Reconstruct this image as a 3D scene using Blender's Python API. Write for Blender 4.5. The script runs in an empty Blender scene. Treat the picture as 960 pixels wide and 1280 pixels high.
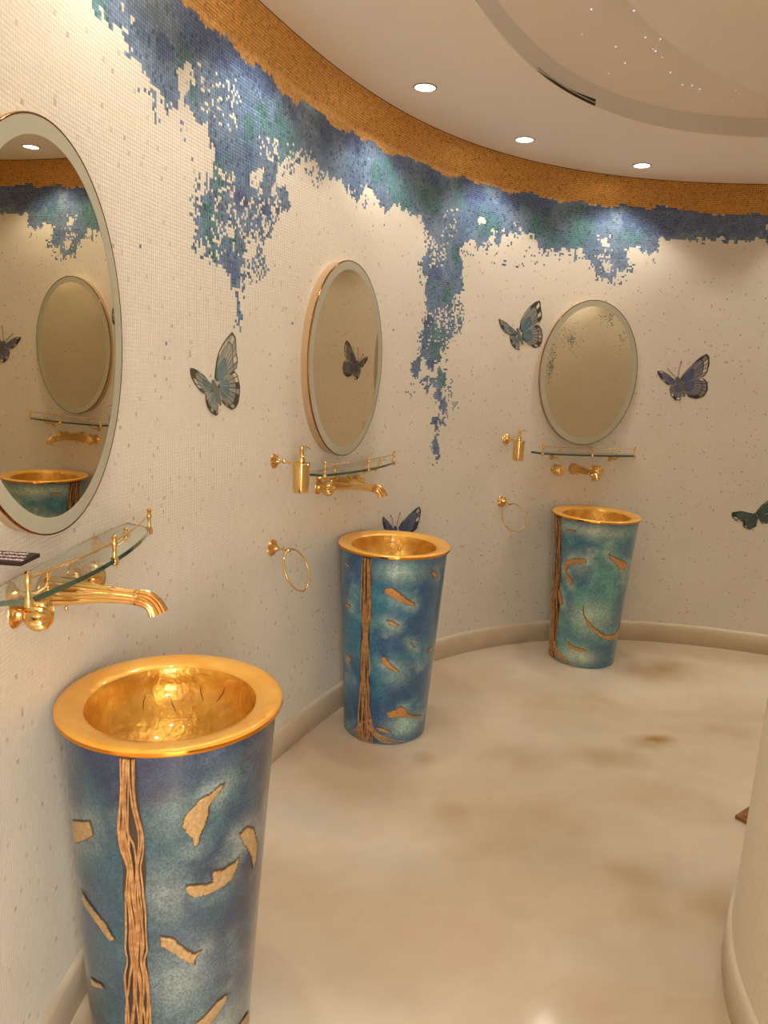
import bpy, bmesh, math
import numpy as np
from mathutils import Matrix, Vector
PI=math.pi
# ---------------------------------------------------------------- camera, world, exposure
sc=bpy.context.scene
COL=sc.collection
PITCH,ROLL,FPX,EYE=.19468,.05428,923.3,1.63
_fw=Vector((0,math.cos(PITCH),-math.sin(PITCH))); _r0=Vector((1,0,0)); _u0=_r0.cross(_fw)
_R=_r0*math.cos(ROLL)+_u0*math.sin(ROLL); _U=-_r0*math.sin(ROLL)+_u0*math.cos(ROLL)
cd=bpy.data.cameras.new('camera'); cam=bpy.data.objects.new('camera',cd); COL.objects.link(cam)
cd.sensor_fit='AUTO'; cd.sensor_width=36; cd.lens=FPX/1280*36; cd.clip_start=.02
M=Matrix((_R,_U,-_fw)).transposed().to_4x4(); M.translation=(0,0,EYE); cam.matrix_world=M
sc.camera=cam
w=bpy.data.worlds.new('world'); sc.world=w; w.use_nodes=True
w.node_tree.nodes['Background'].inputs[0].default_value=(1,.95,.88,1)
w.node_tree.nodes['Background'].inputs[1].default_value=.6
sc.view_settings.view_transform='Standard'; sc.view_settings.look='None'; sc.view_settings.gamma=1
sc.view_settings.use_curve_mapping=False
sc.view_settings.exposure=0.0
SPOT_W=20.5        # each recessed downlight
HALL_W=22.0        # added fill lamp in the unseen lobby behind the camera
DAY_W=95.0       # added soft fill behind the camera, imitating daylight
LAMP_COL=(1,.925,.80)
# ---------------------------------------------------------------- room outline (plan)
WCX,WCY,WA,WB,WTH,WN=1.78287,1.866,2.38548,2.56998,-.36822,2.4111
ZC=2.749
def wallr(ang):
    c,s=np.cos(ang-WTH),np.sin(ang-WTH)
    return (np.abs(c/WA)**WN+np.abs(s/WB)**WN)**(-1/WN)
def wallpt(ang,off=0.):
    ang=np.asarray(ang,float); k=wallr(ang)-off
    return np.stack([WCX+k*np.cos(ang),WCY+k*np.sin(ang)],-1)
AN=np.linspace(2*PI,0,7201); _p=wallpt(AN); SS=np.r_[0,np.cumsum(np.hypot(*np.diff(_p,axis=0).T))]
def s2a(s): return -np.interp(np.asarray(s,float),SS,-AN)
def frame(s,yaw=0):
    a=s2a(s); p=wallpt(a); q=wallpt(a-1e-3); t=(q-p)/np.hypot(*(q-p)); n=np.array([t[1],-t[0]])
    c,k=math.cos(yaw),math.sin(yaw); rot=lambda v:np.array([c*v[0]-k*v[1],k*v[0]+c*v[1]])
    return p,rot(t),rot(n)
def wall3(s,z,off):
    """points on the wall, pushed off metres into the room"""
    s=np.asarray(s,float); a=s2a(s); p=wallpt(a); q=wallpt(a-1e-3); t=q-p; t/=np.hypot(t[...,0],t[...,1])[...,None]
    n=np.stack([t[...,1],-t[...,0]],-1); o=np.broadcast_to(np.asarray(off,float),s.shape)[...,None]
    return np.concatenate([p+n*o,np.broadcast_to(np.asarray(z,float),s.shape)[...,None]],-1)
# ---------------------------------------------------------------- numeric helpers
_rng=np.random.default_rng(7); _L=_rng.random((32,32,32))
def noise(P):
    P=np.asarray(P,float); i=np.floor(P).astype(int); f=P-i; f=f*f*(3-2*f); o=0
    for a in (0,1):
        for b in (0,1):
            for c in (0,1):
                wgt=(f[...,0] if a else 1-f[...,0])*(f[...,1] if b else 1-f[...,1])*(f[...,2] if c else 1-f[...,2])
                o=o+wgt*_L[(i[...,0]+a)%32,(i[...,1]+b)%32,(i[...,2]+c)%32]
    return o
def fbm(P,n=4):
    o=0;a=.5;t=0
    for k in range(n): o=o+a*noise(P*2**k+k*7.3); t+=a; a*=.5
    return o/t
def inpoly(x,y,poly):
    ins=np.zeros(np.shape(x),bool); n=len(poly)
    for i in range(n):
        x1,y1=poly[i]; x2,y2=poly[(i+1)%n]
        if y1==y2: continue
        c=((y1>y)!=(y2>y))&(x<(x2-x1)*(y-y1)/(y2-y1)+x1); ins^=c
    return ins
def lin(c):
    c=np.asarray(c,float)/255; return np.where(c<.04045,c/12.92,((c+.055)/1.055)**2.4)
def L4(c): return (*[float(v) for v in lin(c)],1)
# ---------------------------------------------------------------- materials
def speckle(m,scale,lo,hi):
    nt=m.node_tree; b=nt.nodes['Principled BSDF']; l=[k for k in nt.links if k.to_socket==b.inputs['Base Color']][0]; src=l.from_socket
    tc=nt.nodes.new('ShaderNodeTexCoord'); n=nt.nodes.new('ShaderNodeTexNoise'); n.inputs['Scale'].default_value=scale; n.inputs['Detail'].default_value=3
    r=nt.nodes.new('ShaderNodeMapRange'); r.inputs[1].default_value=.35; r.inputs[2].default_value=.68; r.inputs[3].default_value=lo; r.inputs[4].default_value=hi
    x=nt.nodes.new('ShaderNodeVectorMath'); x.operation='SCALE'
    nt.links.new(tc.outputs['Object'],n.inputs['Vector']); nt.links.new(n.outputs['Fac'],r.inputs[0]); nt.links.new(src,x.inputs[0]); nt.links.new(r.outputs[0],x.inputs['Scale']); nt.links.new(x.outputs[0],b.inputs['Base Color'])
def mat(name,color,rough=.5,metal=0,attr=None,coat=0,coat_r=.05,trans=0,ior=1.45,emit=None,es=0,bump=None,nscale=None,nmix=None,spec=None):
    m=bpy.data.materials.new(name); m.use_nodes=True; nt=m.node_tree; b=nt.nodes['Principled BSDF']
    b.inputs['Base Color'].default_value=L4(color); b.inputs['Roughness'].default_value=rough; b.inputs['Metallic'].default_value=metal
    b.inputs['Coat Weight'].default_value=coat; b.inputs['Coat Roughness'].default_value=coat_r
    b.inputs['Transmission Weight'].default_value=trans; b.inputs['IOR'].default_value=ior
    if spec is not None: b.inputs['Specular IOR Level'].default_value=spec
    if emit: b.inputs['Emission Color'].default_value=L4(emit); b.inputs['Emission Strength'].default_value=es
    tc=nt.nodes.new('ShaderNodeTexCoord')
    src=None
    if attr:
        a=nt.nodes.new('ShaderNodeAttribute'); a.attribute_name=attr; src=a.outputs['Color']; nt.links.new(src,b.inputs['Base Color'])
    if nscale:
        n=nt.nodes.new('ShaderNodeTexNoise'); n.inputs['Scale'].default_value=nscale; n.inputs['Detail'].default_value=5
        nt.links.new(tc.outputs['Object'],n.inputs['Vector'])
        r=nt.nodes.new('ShaderNodeValToRGB'); r.color_ramp.elements[0].position=.35; r.color_ramp.elements[1].position=.65
        r.color_ramp.elements[0].color=L4(nmix); r.color_ramp.elements[1].color=L4(color)
        nt.links.new(n.outputs['Fac'],r.inputs['Fac']); nt.links.new(r.outputs['Color'],b.inputs['Base Color'])
    if bump:
        s,st,dist=bump
        n=nt.nodes.new('ShaderNodeTexNoise'); n.inputs['Scale'].default_value=s; n.inputs['Detail'].default_value=4
        nt.links.new(tc.outputs['Object'],n.inputs['Vector'])
        bp=nt.nodes.new('ShaderNodeBump'); bp.inputs['Strength'].default_value=st; bp.inputs['Distance'].default_value=dist
        nt.links.new(n.outputs['Fac'],bp.inputs['Height']); nt.links.new(bp.outputs['Normal'],b.inputs['Normal'])
    return m
MT=dict(
 grout=mat('grout',(228,217,200),.8),
 goldgrout=mat('gold_grout',(120,76,34),.7),
 tile=mat('glass_mosaic',(230,215,190),.32,attr='tint'),
 goldtile=mat('gold_mosaic',(205,130,40),.42,metal=.5,attr='tint'),
 inlay=mat('inlay_mosaic',(120,130,130),.35,attr='tint'),
 plaster=mat('ceiling_plaster',(246,236,224),.75,bump=(3,.05,.01)),
 riser=mat('riser_paint',(226,219,208),.5),  # greyer tone puts the shade inside the recess lip into the colour
 recess=mat('recess_paint',(244,230,218),.6),
 core=mat('rounded_wall_mosaic',(232,222,204),.45,nscale=90,nmix=(224,213,194)),
 base=mat('baseboard_stone',(224,208,184),.45,nscale=6,nmix=(216,199,174)),
 floor=mat('resin_floor',(215,195,165),.36,attr='tint',bump=(5,.03,.01),coat=.3,coat_r=.12),
 brass=mat('polished_brass',(236,200,134),.16,metal=1),
 brassdark=mat('aged_brass',(226,180,116),.2,metal=1,bump=(60,.15,.003)),
 goldrim=mat('gold_leaf_rim',(255,198,88),.36,metal=.3,coat=.6,coat_r=.1,bump=(18,.5,.012),nscale=9,nmix=(250,180,62)),
 goldbowl=mat('gold_leaf_bowl',(244,190,84),.34,metal=.55,coat=.8,coat_r=.05,bump=(40,.6,.008),nscale=11,nmix=(206,146,48)),
 goldband=mat('gold_band',(240,160,60),.1,metal=1),
 crack=mat('leaf_crack',(90,55,15),.5),
 resin=mat('painted_resin',(60,100,120),.3,attr='tint',coat=.8,coat_r=.08,bump=(150,.35,.004)),
 strand=mat('bronze_strand',(208,162,110),.38,metal=.15,nscale=60,nmix=(166,118,74),bump=(90,.4,.004)),
 gapdark=mat('strand_dark_ground',(70,60,52),.6),
 patch=mat('bronze_patch',(190,150,90),.42,metal=.35,attr='tint',bump=(70,.4,.004)),
 mirror=mat('mirror_silvering',(226,214,188),.0,metal=1),
 frost=mat('frosted_border',(182,178,158),.4),
 housing=mat('rose_gold_housing',(218,190,152),.36,metal=.45),
 trim=mat('mirror_edge_trim',(150,98,56),.2,metal=1),
 glass=mat('clear_glass',(240,250,244),.0,trans=1,ior=1.45),
 glassedge=mat('green_glass_edge',(32,72,56),.12,coat=1),
 trimring=mat('downlight_ring',(150,132,112),.4),
 white=mat('white_lacquer',(235,232,225),.4),
 lens=mat('lit_lens',(255,245,225),.4,emit=(255,240,214),es=14),
 dark=mat('dark_slot',(52,44,36),.7),
 card=mat('black_card',(38,28,24),.35), ink=mat('card_ink',(225,205,200),.5),
 matb=mat('brown_mat',(160,112,66),.6,nscale=40,nmix=(140,92,52)),
 day=mat('daylit_glass',(230,235,240),.3,emit=(255,248,238),es=2.5),  # glowing surface for the added fill window
 lobby=mat('lobby_plaster',(225,208,182),.8),
 star=mat('star_point',(235,235,255),.3,emit=(225,228,255),es=1.3),
)
speckle(MT['resin'],200,.72,1.4)
# ---------------------------------------------------------------- mesh helpers
class MB:
    def __init__(s): s.v=[];s.f=[];s.n=0
    def add(s,V,F):
        V=[tuple(float(c) for c in v) for v in V]
        s.v+=V; s.f+=[tuple(i+s.n for i in f) for f in F]; s.n+=len(V); return s
    def box(s,x0,x1,y0,y1,z0,z1):
        return s.add([(x,y,z) for x in (x0,x1) for y in (y0,y1) for z in (z0,z1)],[(0,1,3,2),(4,6,7,5),(0,4,5,1),(2,3,7,6),(0,2,6,4),(1,5,7,3)])
    def lathe(s,prof,o=(0,0,0),ax='Z',seg=32,flute=None,close=True,sx=1):
        """prof: (r,h) or (r,h,fluteweight); ax: axis letter or vector"""
        A={'X':Vector((1,0,0)),'Y':Vector((0,1,0)),'Z':Vector((0,0,1))}[ax] if isinstance(ax,str) else Vector(ax).normalized()
        u=A.orthogonal().normalized(); w_=A.cross(u); o=Vector(o); V=[];F=[]
        for p in prof:
            for k in range(seg):
                th=2*PI*k/seg; r=p[0]
                if flute and len(p)>2: r*=1+flute[1]*p[2]*math.cos(flute[0]*th)
                V.append(o+A*p[1]+u*(r*math.cos(th)*sx)+w_*(r*math.sin(th)))
        m=len(prof)
        for i in range(m-1):
            for k in range(seg):
                k2=(k+1)%seg; F.append((i*seg+k,i*seg+k2,(i+1)*seg+k2,(i+1)*seg+k))
        if close:
            F.append(tuple(range(seg-1,-1,-1))); F.append(tuple((m-1)*seg+k for k in range(seg)))
        return s.add(V,F)
    def tube(s,pts,rad,seg=10,closed=False,flat=1,flute=None):
        pts=[Vector(p) for p in pts]; n=len(pts); rad=rad if hasattr(rad,'__len__') else [rad]*n
        V=[];F=[];up=None
        for i,p in enumerate(pts):
            if closed: t=(pts[(i+1)%n]-pts[i-1])
            else: t=pts[min(i+1,n-1)]-pts[max(i-1,0)]
            t.normalize()
            if up is None: up=t.orthogonal().normalized()
            up=(up-t*up.dot(t)).normalized(); sd=t.cross(up)
            for k in range(seg):
                th=2*PI*k/seg; r=rad[i]*(1+(flute[1]*math.cos(flute[0]*th) if flute else 0)); V.append(p+up*(r*math.cos(th))+sd*(r*flat*math.sin(th)))
        for i in range(n if closed else n-1):
            j=(i+1)%n
            for k in range(seg):
                k2=(k+1)%seg; F.append((i*seg+k,i*seg+k2,j*seg+k2,j*seg+k))
        if not closed: F.append(tuple(range(seg-1,-1,-1))); F.append(tuple((n-1)*seg+k for k in range(seg)))
        return s.add(V,F)
    def prism(s,outline,z0,z1):
        n=len(outline); V=[(x,y,z0) for x,y in outline]+[(x,y,z1) for x,y in outline]
        F=[tuple(range(n-1,-1,-1)),tuple(range(n,2*n))]+[(i,(i+1)%n,n+(i+1)%n,n+i) for i in range(n)]
        return s.add(V,F)
    def build(s,name,m,parent=None,smooth=40):
        me=bpy.data.meshes.new(name); me.from_pydata(s.v,[],s.f); me.update()
        bm=bmesh.new(); bm.from_mesh(me); bmesh.ops.recalc_face_normals(bm,faces=bm.faces); bm.to_mesh(me); bm.free()
        return link(name,me,m,parent,smooth)
def link(name,me,m,parent=None,smooth=40):
    for mm in (m if isinstance(m,list) else [m]): me.materials.append(mm)
    if smooth:
        me.polygons.foreach_set('use_smooth',np.ones(len(me.polygons),bool)); me.set_sharp_from_angle(angle=math.radians(smooth))
    o=bpy.data.objects.new(name,me); COL.objects.link(o)
    if parent: o.parent=parent
    return o
def grid(name,P,m,parent=None,tint=None,closed=False,flip=False,smooth=True):
    """P: (rows,cols,3) array -> quad sheet"""
    r,c=P.shape[:2]; idx=np.arange(r*c).reshape(r,c)
    if closed: idx=np.concatenate([idx,idx[:,:1]],1)
    q=np.stack([idx[:-1,:-1],idx[:-1,1:],idx[1:,1:],idx[1:,:-1]],-1).reshape(-1,4)
    if flip: q=q[:,::-1]
    return fast(name,P.reshape(-1,3),q,m,parent,tint,'POINT',smooth=smooth)
def fast(name,V,Q,m,parent=None,tint=None,dom='FACE',mi=None,smooth=False):
    me=bpy.data.meshes.new(name); V=np.ascontiguousarray(V,dtype=np.float32); Q=np.ascontiguousarray(Q,dtype=np.int32); k=Q.shape[1]
    me.vertices.add(len(V)); me.vertices.foreach_set('co',V.ravel())
    me.loops.add(Q.size); me.loops.foreach_set('vertex_index',Q.ravel())
    me.polygons.add(len(Q)); me.polygons.foreach_set('loop_start',np.arange(0,Q.size,k,dtype=np.int32))
    if mi is not None: me.polygons.foreach_set('material_index',mi.astype(np.int32))
    me.polygons.foreach_set('use_smooth',np.full(len(Q),bool(smooth)))
    me.update(calc_edges=True)
    if tint is not None:
        a=me.attributes.new('tint','FLOAT_COLOR',dom); a.data.foreach_set('color',np.concatenate([tint,np.ones((len(tint),1))],1).astype(np.float32).ravel())
    for mm in (m if isinstance(m,list) else [m]): me.materials.append(mm)
    o=bpy.data.objects.new(name,me); COL.objects.link(o)
    if parent: o.parent=parent
    return o
def tag(o,label=None,cat=None,group=None,kind=None):
    if label: o['label']=label
    if cat: o['category']=cat
    if group: o['group']=group
    if kind: o['kind']=kind
    return o
def empty(name,loc,label,cat,group=None,rot=0):
    o=bpy.data.objects.new(name,None); COL.objects.link(o); o.location=loc; o.rotation_euler=(0,0,rot); o.empty_display_size=.05
    return tag(o,label,cat,group)
def wall_empty(name,s,z,label,cat,group=None,yaw=0,off=0):
    """empty on the wall: local X runs to the viewer's left along the wall, local Y into the room"""
    p,t,n=frame(s,yaw); return empty(name,(p[0]+n[0]*off,p[1]+n[1]*off,z),label,cat,group,math.atan2(-t[1],-t[0]))
# ================================================================ measured outlines: wall (s along wall, z), basin (angle, z)
TOP=[(8.4,2.56),(8.481,2.576),(8.502,2.562),(8.537,2.553),(8.58,2.566),(8.624,2.567),(8.661,2.571),(8.715,2.559),(8.754,2.547),(8.778,2.545),(8.842,2.564),(8.876,2.56),(8.926,2.566),(8.945,2.549),(8.999,2.53),(9.035,2.546),(9.082,2.532),(9.147,2.561),(9.315,2.558),(9.358,2.538),(9.421,2.537),(9.483,2.551),(9.546,2.562),(9.622,2.552),(9.675,2.571),(9.784,2.552),(9.828,2.547),(9.912,2.573),(10.04,2.575),(10.167,2.575),(10.274,2.556),(10.414,2.584),(10.517,2.573),(10.634,2.581),(10.733,2.565),(10.819,2.58),(10.901,2.6),(10.987,2.574),(11.067,2.585),(11.11,2.568),(11.168,2.578),(11.206,2.595),(11.264,2.594),(11.304,2.583),(11.4,2.577),(11.491,2.602),(11.584,2.597),(11.674,2.593),(11.708,2.611),(11.742,2.617),(11.815,2.602),(11.919,2.596),(12.005,2.587),(12.072,2.586),(12.171,2.584),(12.249,2.602),(12.331,2.588)]
LOW=[(7.975,2.39),(7.986,2.379),(8.007,2.362),(8.052,2.365),(8.087,2.374),(8.104,2.37),(8.139,2.368),(8.133,2.342),(8.144,2.33),(8.175,2.324),(8.218,2.328),(8.242,2.312),(8.274,2.314),(8.293,2.302),(8.306,2.287),(8.319,2.285),(8.346,2.288),(8.366,2.274),(8.386,2.291),(8.4,2.335),(8.389,2.364),(8.4,2.39),(8.427,2.407),(8.475,2.414),(8.482,2.383),(8.427,2.347),(8.427,2.317),(8.469,2.317),(8.497,2.291),(8.555,2.287),(8.57,2.256),(8.578,2.214),(8.571,2.183),(8.579,2.167),(8.528,2.1),(8.506,2.059),(8.485,2.003),(8.522,1.977),(8.53,1.922),(8.606,1.91),(8.661,1.909),(8.682,1.88),(8.694,1.849),(8.719,1.835),(8.735,1.845),(8.742,1.895),(8.768,1.941),(8.771,2.023),(8.796,2.024),(8.829,2.042),(8.879,2.068),(8.895,2.104),(8.928,2.145),(8.943,2.208),(8.976,2.275),(9.01,2.318),(9.065,2.35),(9.122,2.356),(9.178,2.388),(9.218,2.39),(9.268,2.384),(9.051,2.338),(9.108,2.344),(9.146,2.363),(9.185,2.391),(9.246,2.379),(9.268,2.366),(9.332,2.343),(9.383,2.35),(9.458,2.352),(9.491,2.34),(9.524,2.326),(9.59,2.314),(9.622,2.326),(9.649,2.38),(9.682,2.382),(9.718,2.346),(9.761,2.344),(9.786,2.316),(9.84,2.321),(9.858,2.353),(9.89,2.359),(9.979,2.341),(10.043,2.342),(10.109,2.33),(10.157,2.277),(10.201,2.259),(10.166,2.192),(10.15,2.14),(10.134,2.088),(10.18,2.056),(10.175,2.005),(10.176,1.929),(10.176,1.891),(10.164,1.838),(10.176,1.788),(10.181,1.942),(10.207,1.905),(10.189,1.857),(10.159,1.828),(10.163,1.789),(10.179,1.743),(10.16,1.715),(10.168,1.688),(10.196,1.683),(10.199,1.656),(10.227,1.65),(10.236,1.623),(10.268,1.627),(10.276,1.659),(10.33,1.668),(10.33,1.723),(10.342,1.759),(10.371,1.795),(10.411,1.826),(10.441,1.842),(10.469,1.879),(10.456,1.906),(10.432,1.925),(10.4,1.929),(10.396,1.963),(10.416,2.018),(10.445,2.034),(10.472,2.064),(10.428,2.098),(10.462,2.155),(10.413,2.227),(10.442,2.251),(10.508,2.293),(10.551,2.273),(10.609,2.281),(10.641,2.352),(10.678,2.371),(10.737,2.365),(10.787,2.427),(10.827,2.412),(10.861,2.362),(10.905,2.36),(10.627,2.362),(10.66,2.367),(10.693,2.364),(10.735,2.378),(10.775,2.414),(10.805,2.426),(10.84,2.408),(10.886,2.375),(10.939,2.366),(10.974,2.339),(10.998,2.31),(11.048,2.324),(11.1,2.314),(11.178,2.33),(11.238,2.328),(11.287,2.324),(11.301,2.293),(11.352,2.273),(11.368,2.217),(11.447,2.198),(11.496,2.185),(11.508,2.244),(11.571,2.257),(11.573,2.316),(11.557,2.372),(11.63,2.377),(11.651,2.351),(11.688,2.348),(11.739,2.368),(11.748,2.435),(11.819,2.434),(11.907,2.427),(11.957,2.438),(11.992,2.431),(12.09,2.452),(12.159,2.433),(12.208,2.434),(12.239,2.445),(12.287,2.452),(12.351,2.447)]
EXTRA=[[(8.719,1.835),(8.735,1.837),(8.746,1.787),(8.77,1.772),(8.759,1.716),(8.738,1.719),(8.747,1.762),(8.723,1.785)],[(10.108,1.672),(10.164,1.675),(10.169,1.648),(10.153,1.613),(10.162,1.58),(10.135,1.572),(10.115,1.606),(10.097,1.612)],[(10.189,1.591),(10.239,1.595),(10.241,1.568),(10.21,1.552),(10.176,1.556)],[(10.222,1.54),(10.267,1.537),(10.257,1.519),(10.214,1.512)],[(10.312,1.632),(10.34,1.626),(10.383,1.628),(10.385,1.564),(10.365,1.542),(10.357,1.514),(10.37,1.478),(10.401,1.457),(10.405,1.417),(10.351,1.413),(10.34,1.471),(10.29,1.474),(10.303,1.509),(10.31,1.541),(10.255,1.546),(10.258,1.568),(10.301,1.576)],[(10.288,1.378),(10.304,1.392),(10.359,1.39),(10.37,1.37),(10.405,1.366),(10.405,1.349),(10.336,1.347),(10.343,1.309),(10.315,1.306),(10.311,1.338),(10.287,1.341)],[(10.315,1.283),(10.346,1.282),(10.353,1.232),(10.371,1.232),(10.372,1.195),(10.382,1.161),(10.355,1.159),(10.347,1.181),(10.32,1.19),(10.323,1.222),(10.277,1.221),(10.296,1.249)],[(10.41,1.529),(10.432,1.522),(10.43,1.493),(10.413,1.5)],[(10.405,1.421),(10.426,1.424),(10.419,1.391),(10.409,1.384)],[(8.267,2.259),(8.28,2.266),(8.284,2.239),(8.271,2.238)],[(8.273,2.226),(8.297,2.23),(8.292,2.21),(8.279,2.212)],[(8.375,2.261),(8.406,2.267),(8.404,2.239),(8.393,2.246)],[(8.42,2.234),(8.43,2.236),(8.434,2.218),(8.423,2.218)],[(8.252,2.294),(8.274,2.295),(8.27,2.26),(8.257,2.268)],[(8.319,2.276),(8.359,2.279),(8.352,2.251),(8.332,2.254)],[(8.963,2.225),(9.028,2.235),(9.068,2.199),(9.061,2.161),(9.022,2.171),(8.983,2.19)],[(11.719,2.317),(11.74,2.322),(11.744,2.289),(11.726,2.293)],[(10.665,2.362),(10.727,2.364),(10.706,2.3),(10.684,2.318)],[(10.676,2.362),(10.698,2.365),(10.703,2.282),(10.684,2.295)]]
HOLES=[[(8.797,2.216),(8.83,2.244),(8.888,2.262),(8.881,2.219),(8.84,2.181),(8.807,2.181)],[(8.666,2.033),(8.705,2.036),(8.714,2.01),(8.674,2.003)],[(8.789,1.977),(8.813,2.014),(8.839,1.993),(8.815,1.956)],[(10.281,1.871),(10.303,1.873),(10.311,1.832),(10.289,1.831)],[(10.535,2.408),(10.594,2.418),(10.598,2.385),(10.549,2.378)],[(8.151,2.346),(8.173,2.355),(8.173,2.343),(8.154,2.336)],[(11.384,2.406),(11.431,2.411),(11.426,2.37),(11.398,2.367)],[(11.419,2.271),(11.476,2.275),(11.471,2.233),(11.434,2.231)]]
FRINGE=[([(8.47,2.122),(8.571,2.176),(8.528,2.1),(8.485,2.003),(8.522,1.977),(8.53,1.907),(8.464,1.916),(8.471,1.986),(8.449,2.061)],0.3),([(8.771,2.023),(8.895,2.096),(8.941,2.053),(8.882,1.991),(8.937,1.947),(8.869,1.881),(8.801,1.878),(8.735,1.845),(8.74,1.937)],0.5),([(8.895,2.096),(8.943,2.208),(9.014,2.242),(9.075,2.175),(9.038,2.15),(8.967,2.092),(8.923,2.067)],0.5),([(8.992,2.314),(9.268,2.389),(9.293,2.296),(9.163,2.312),(9.049,2.293),(8.978,2.242)],0.22),([(8.162,2.319),(8.23,2.314),(8.333,2.29),(8.254,2.267),(8.198,2.273)],0.12),([(8.007,2.357),(8.139,2.368),(8.133,2.354),(8.08,2.338),(8.017,2.34)],0.15),([(8.71,1.85),(8.799,1.911),(8.801,1.852),(8.745,1.77),(8.772,1.713),(8.722,1.71),(8.72,1.785)],0.3),([(9.051,2.338),(9.185,2.391),(9.332,2.343),(9.304,2.288),(9.231,2.309),(9.168,2.332),(9.034,2.29)],0.3),([(9.48,2.337),(9.807,2.32),(9.765,2.301),(9.635,2.297),(9.549,2.29)],0.25),([(10.109,2.33),(10.202,2.247),(10.158,2.166),(10.212,2.161),(10.139,2.039),(10.175,2.005),(10.118,2.037),(10.098,2.121),(10.155,2.191)],0.35),([(10.414,2.031),(10.492,2.159),(10.441,2.073),(10.477,1.93),(10.478,1.821),(10.439,1.805),(10.392,1.855),(10.404,1.937)],0.45),([(10.321,1.751),(10.371,1.795),(10.411,1.826),(10.415,1.784),(10.376,1.747),(10.383,1.684),(10.335,1.675)],0.6),([(10.396,1.963),(10.472,1.949),(10.474,1.83),(10.423,1.813),(10.407,1.86)],0.35),([(10.13,1.786),(10.161,1.808),(10.169,1.682),(10.132,1.707),(10.146,1.741)],0.3),([(10.098,1.605),(10.162,1.58),(10.158,1.511),(10.071,1.477),(10.077,1.524),(10.115,1.545)],0.18),([(10.383,1.635),(10.424,1.601),(10.457,1.544),(10.431,1.479),(10.493,1.457),(10.487,1.413),(10.416,1.471),(10.39,1.514)],0.2),([(10.238,1.379),(10.288,1.385),(10.285,1.357)],0.2),([(10.334,1.145),(10.373,1.143),(10.377,1.102),(10.338,1.104)],0.12),([(10.627,2.362),(10.805,2.426),(10.974,2.339),(11.002,2.271),(10.949,2.194),(10.669,2.194),(10.569,2.287)],0.05),([(10.974,2.339),(11.1,2.314),(11.299,2.309),(11.368,2.217),(11.395,2.153),(11.324,2.263),(11.223,2.286),(11.002,2.271)],0.35),([(11.369,2.209),(11.556,2.231),(11.627,2.253),(11.565,2.157),(11.394,2.161)],0.25),([(11.548,2.297),(11.613,2.294),(11.63,2.228),(11.557,2.223)],0.5),([(10.413,2.227),(10.645,2.312),(10.706,2.294),(10.477,2.21)],0.15)]
SPARK=[([(8.1,2.418),(8.22,2.441),(8.244,2.415),(8.134,2.382)],0.12),([(8.496,2.435),(8.749,2.466),(8.752,2.353),(8.526,2.286)],0.2),([(8.571,2.212),(8.725,2.206),(8.668,1.958),(8.668,1.926),(8.53,1.922),(8.573,2.065)],0.28),([(8.635,2.039),(8.89,2.213),(8.929,2.137),(8.732,1.935)],0.28),([(8.851,2.35),(8.989,2.372),(8.993,2.305),(8.853,2.286)],0.35),([(9.028,2.41),(9.143,2.416),(9.128,2.349),(9.013,2.328)],0.25),([(10.182,2.244),(10.326,2.266),(10.299,2.135),(10.195,2.121)],0.35),([(10.269,1.937),(10.464,1.927),(10.452,1.843),(10.303,1.818)],0.35),([(10.213,1.945),(10.396,1.963),(10.343,1.752),(10.201,1.744)],0.08),([(10.332,1.758),(10.375,1.754),(10.377,1.684),(10.339,1.682)],0.45),([(9.372,2.362),(9.76,2.355),(9.546,2.321)],0.15),([(11.362,2.429),(11.456,2.437),(11.482,2.226),(11.385,2.235)],0.2),([(10.267,2.431),(10.39,2.441),(10.388,2.275),(10.288,2.235)],0.1),([(11.117,2.34),(11.276,2.34),(11.299,2.309),(11.141,2.31)],0.2)]
GREEN=[(8.025,2.372,0.034),(8.051,2.309,0.021),(8.43,2.485,0.035),(8.413,2.419,0.022),(8.991,2.404,0.066),(8.883,2.41,0.041),(9.076,2.402,0.037),(8.622,2.162,0.038),(8.564,2.023,0.047),(8.593,1.958,0.032),(8.706,2.013,0.025),(9.246,2.519,0.026),(9.078,2.363,0.025),(9.872,2.451,0.069),(9.963,2.385,0.055),(10.15,2.44,0.082),(9.729,2.452,0.037),(10.393,2.505,0.051),(10.617,2.388,0.062),(10.396,2.199,0.034),(10.355,1.998,0.034),(10.286,1.755,0.059),(10.347,1.596,0.034),(10.983,2.439,0.057),(11.233,2.461,0.088),(11.574,2.48,0.071),(11.341,2.544,0.04),(11.073,2.366,0.048),(10.861,2.525,0.037),(8.464,2.356,0.023),(8.794,2.359,0.028)]
INDIGO=[(8.463,2.528,0.061),(8.592,2.517,0.048),(8.73,2.536,0.05),(8.878,2.53,0.047),(9.069,2.523,0.05),(9.338,2.532,0.054),(9.528,2.527,0.049),(9.915,2.545,0.054),(10.17,2.552,0.057),(10.48,2.54,0.061),(10.773,2.548,0.055),(10.939,2.578,0.075),(11.34,2.553,0.059),(11.612,2.569,0.101),(11.849,2.563,0.103),(12.075,2.565,0.105),(12.249,2.569,0.085),(8.32,2.413,0.029),(8.699,1.902,0.028),(8.742,2.13,0.028),(8.561,2.225,0.026),(8.895,2.136,0.023),(10.25,2.103,0.033),(10.198,1.867,0.029),(10.265,1.654,0.025)]
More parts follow.
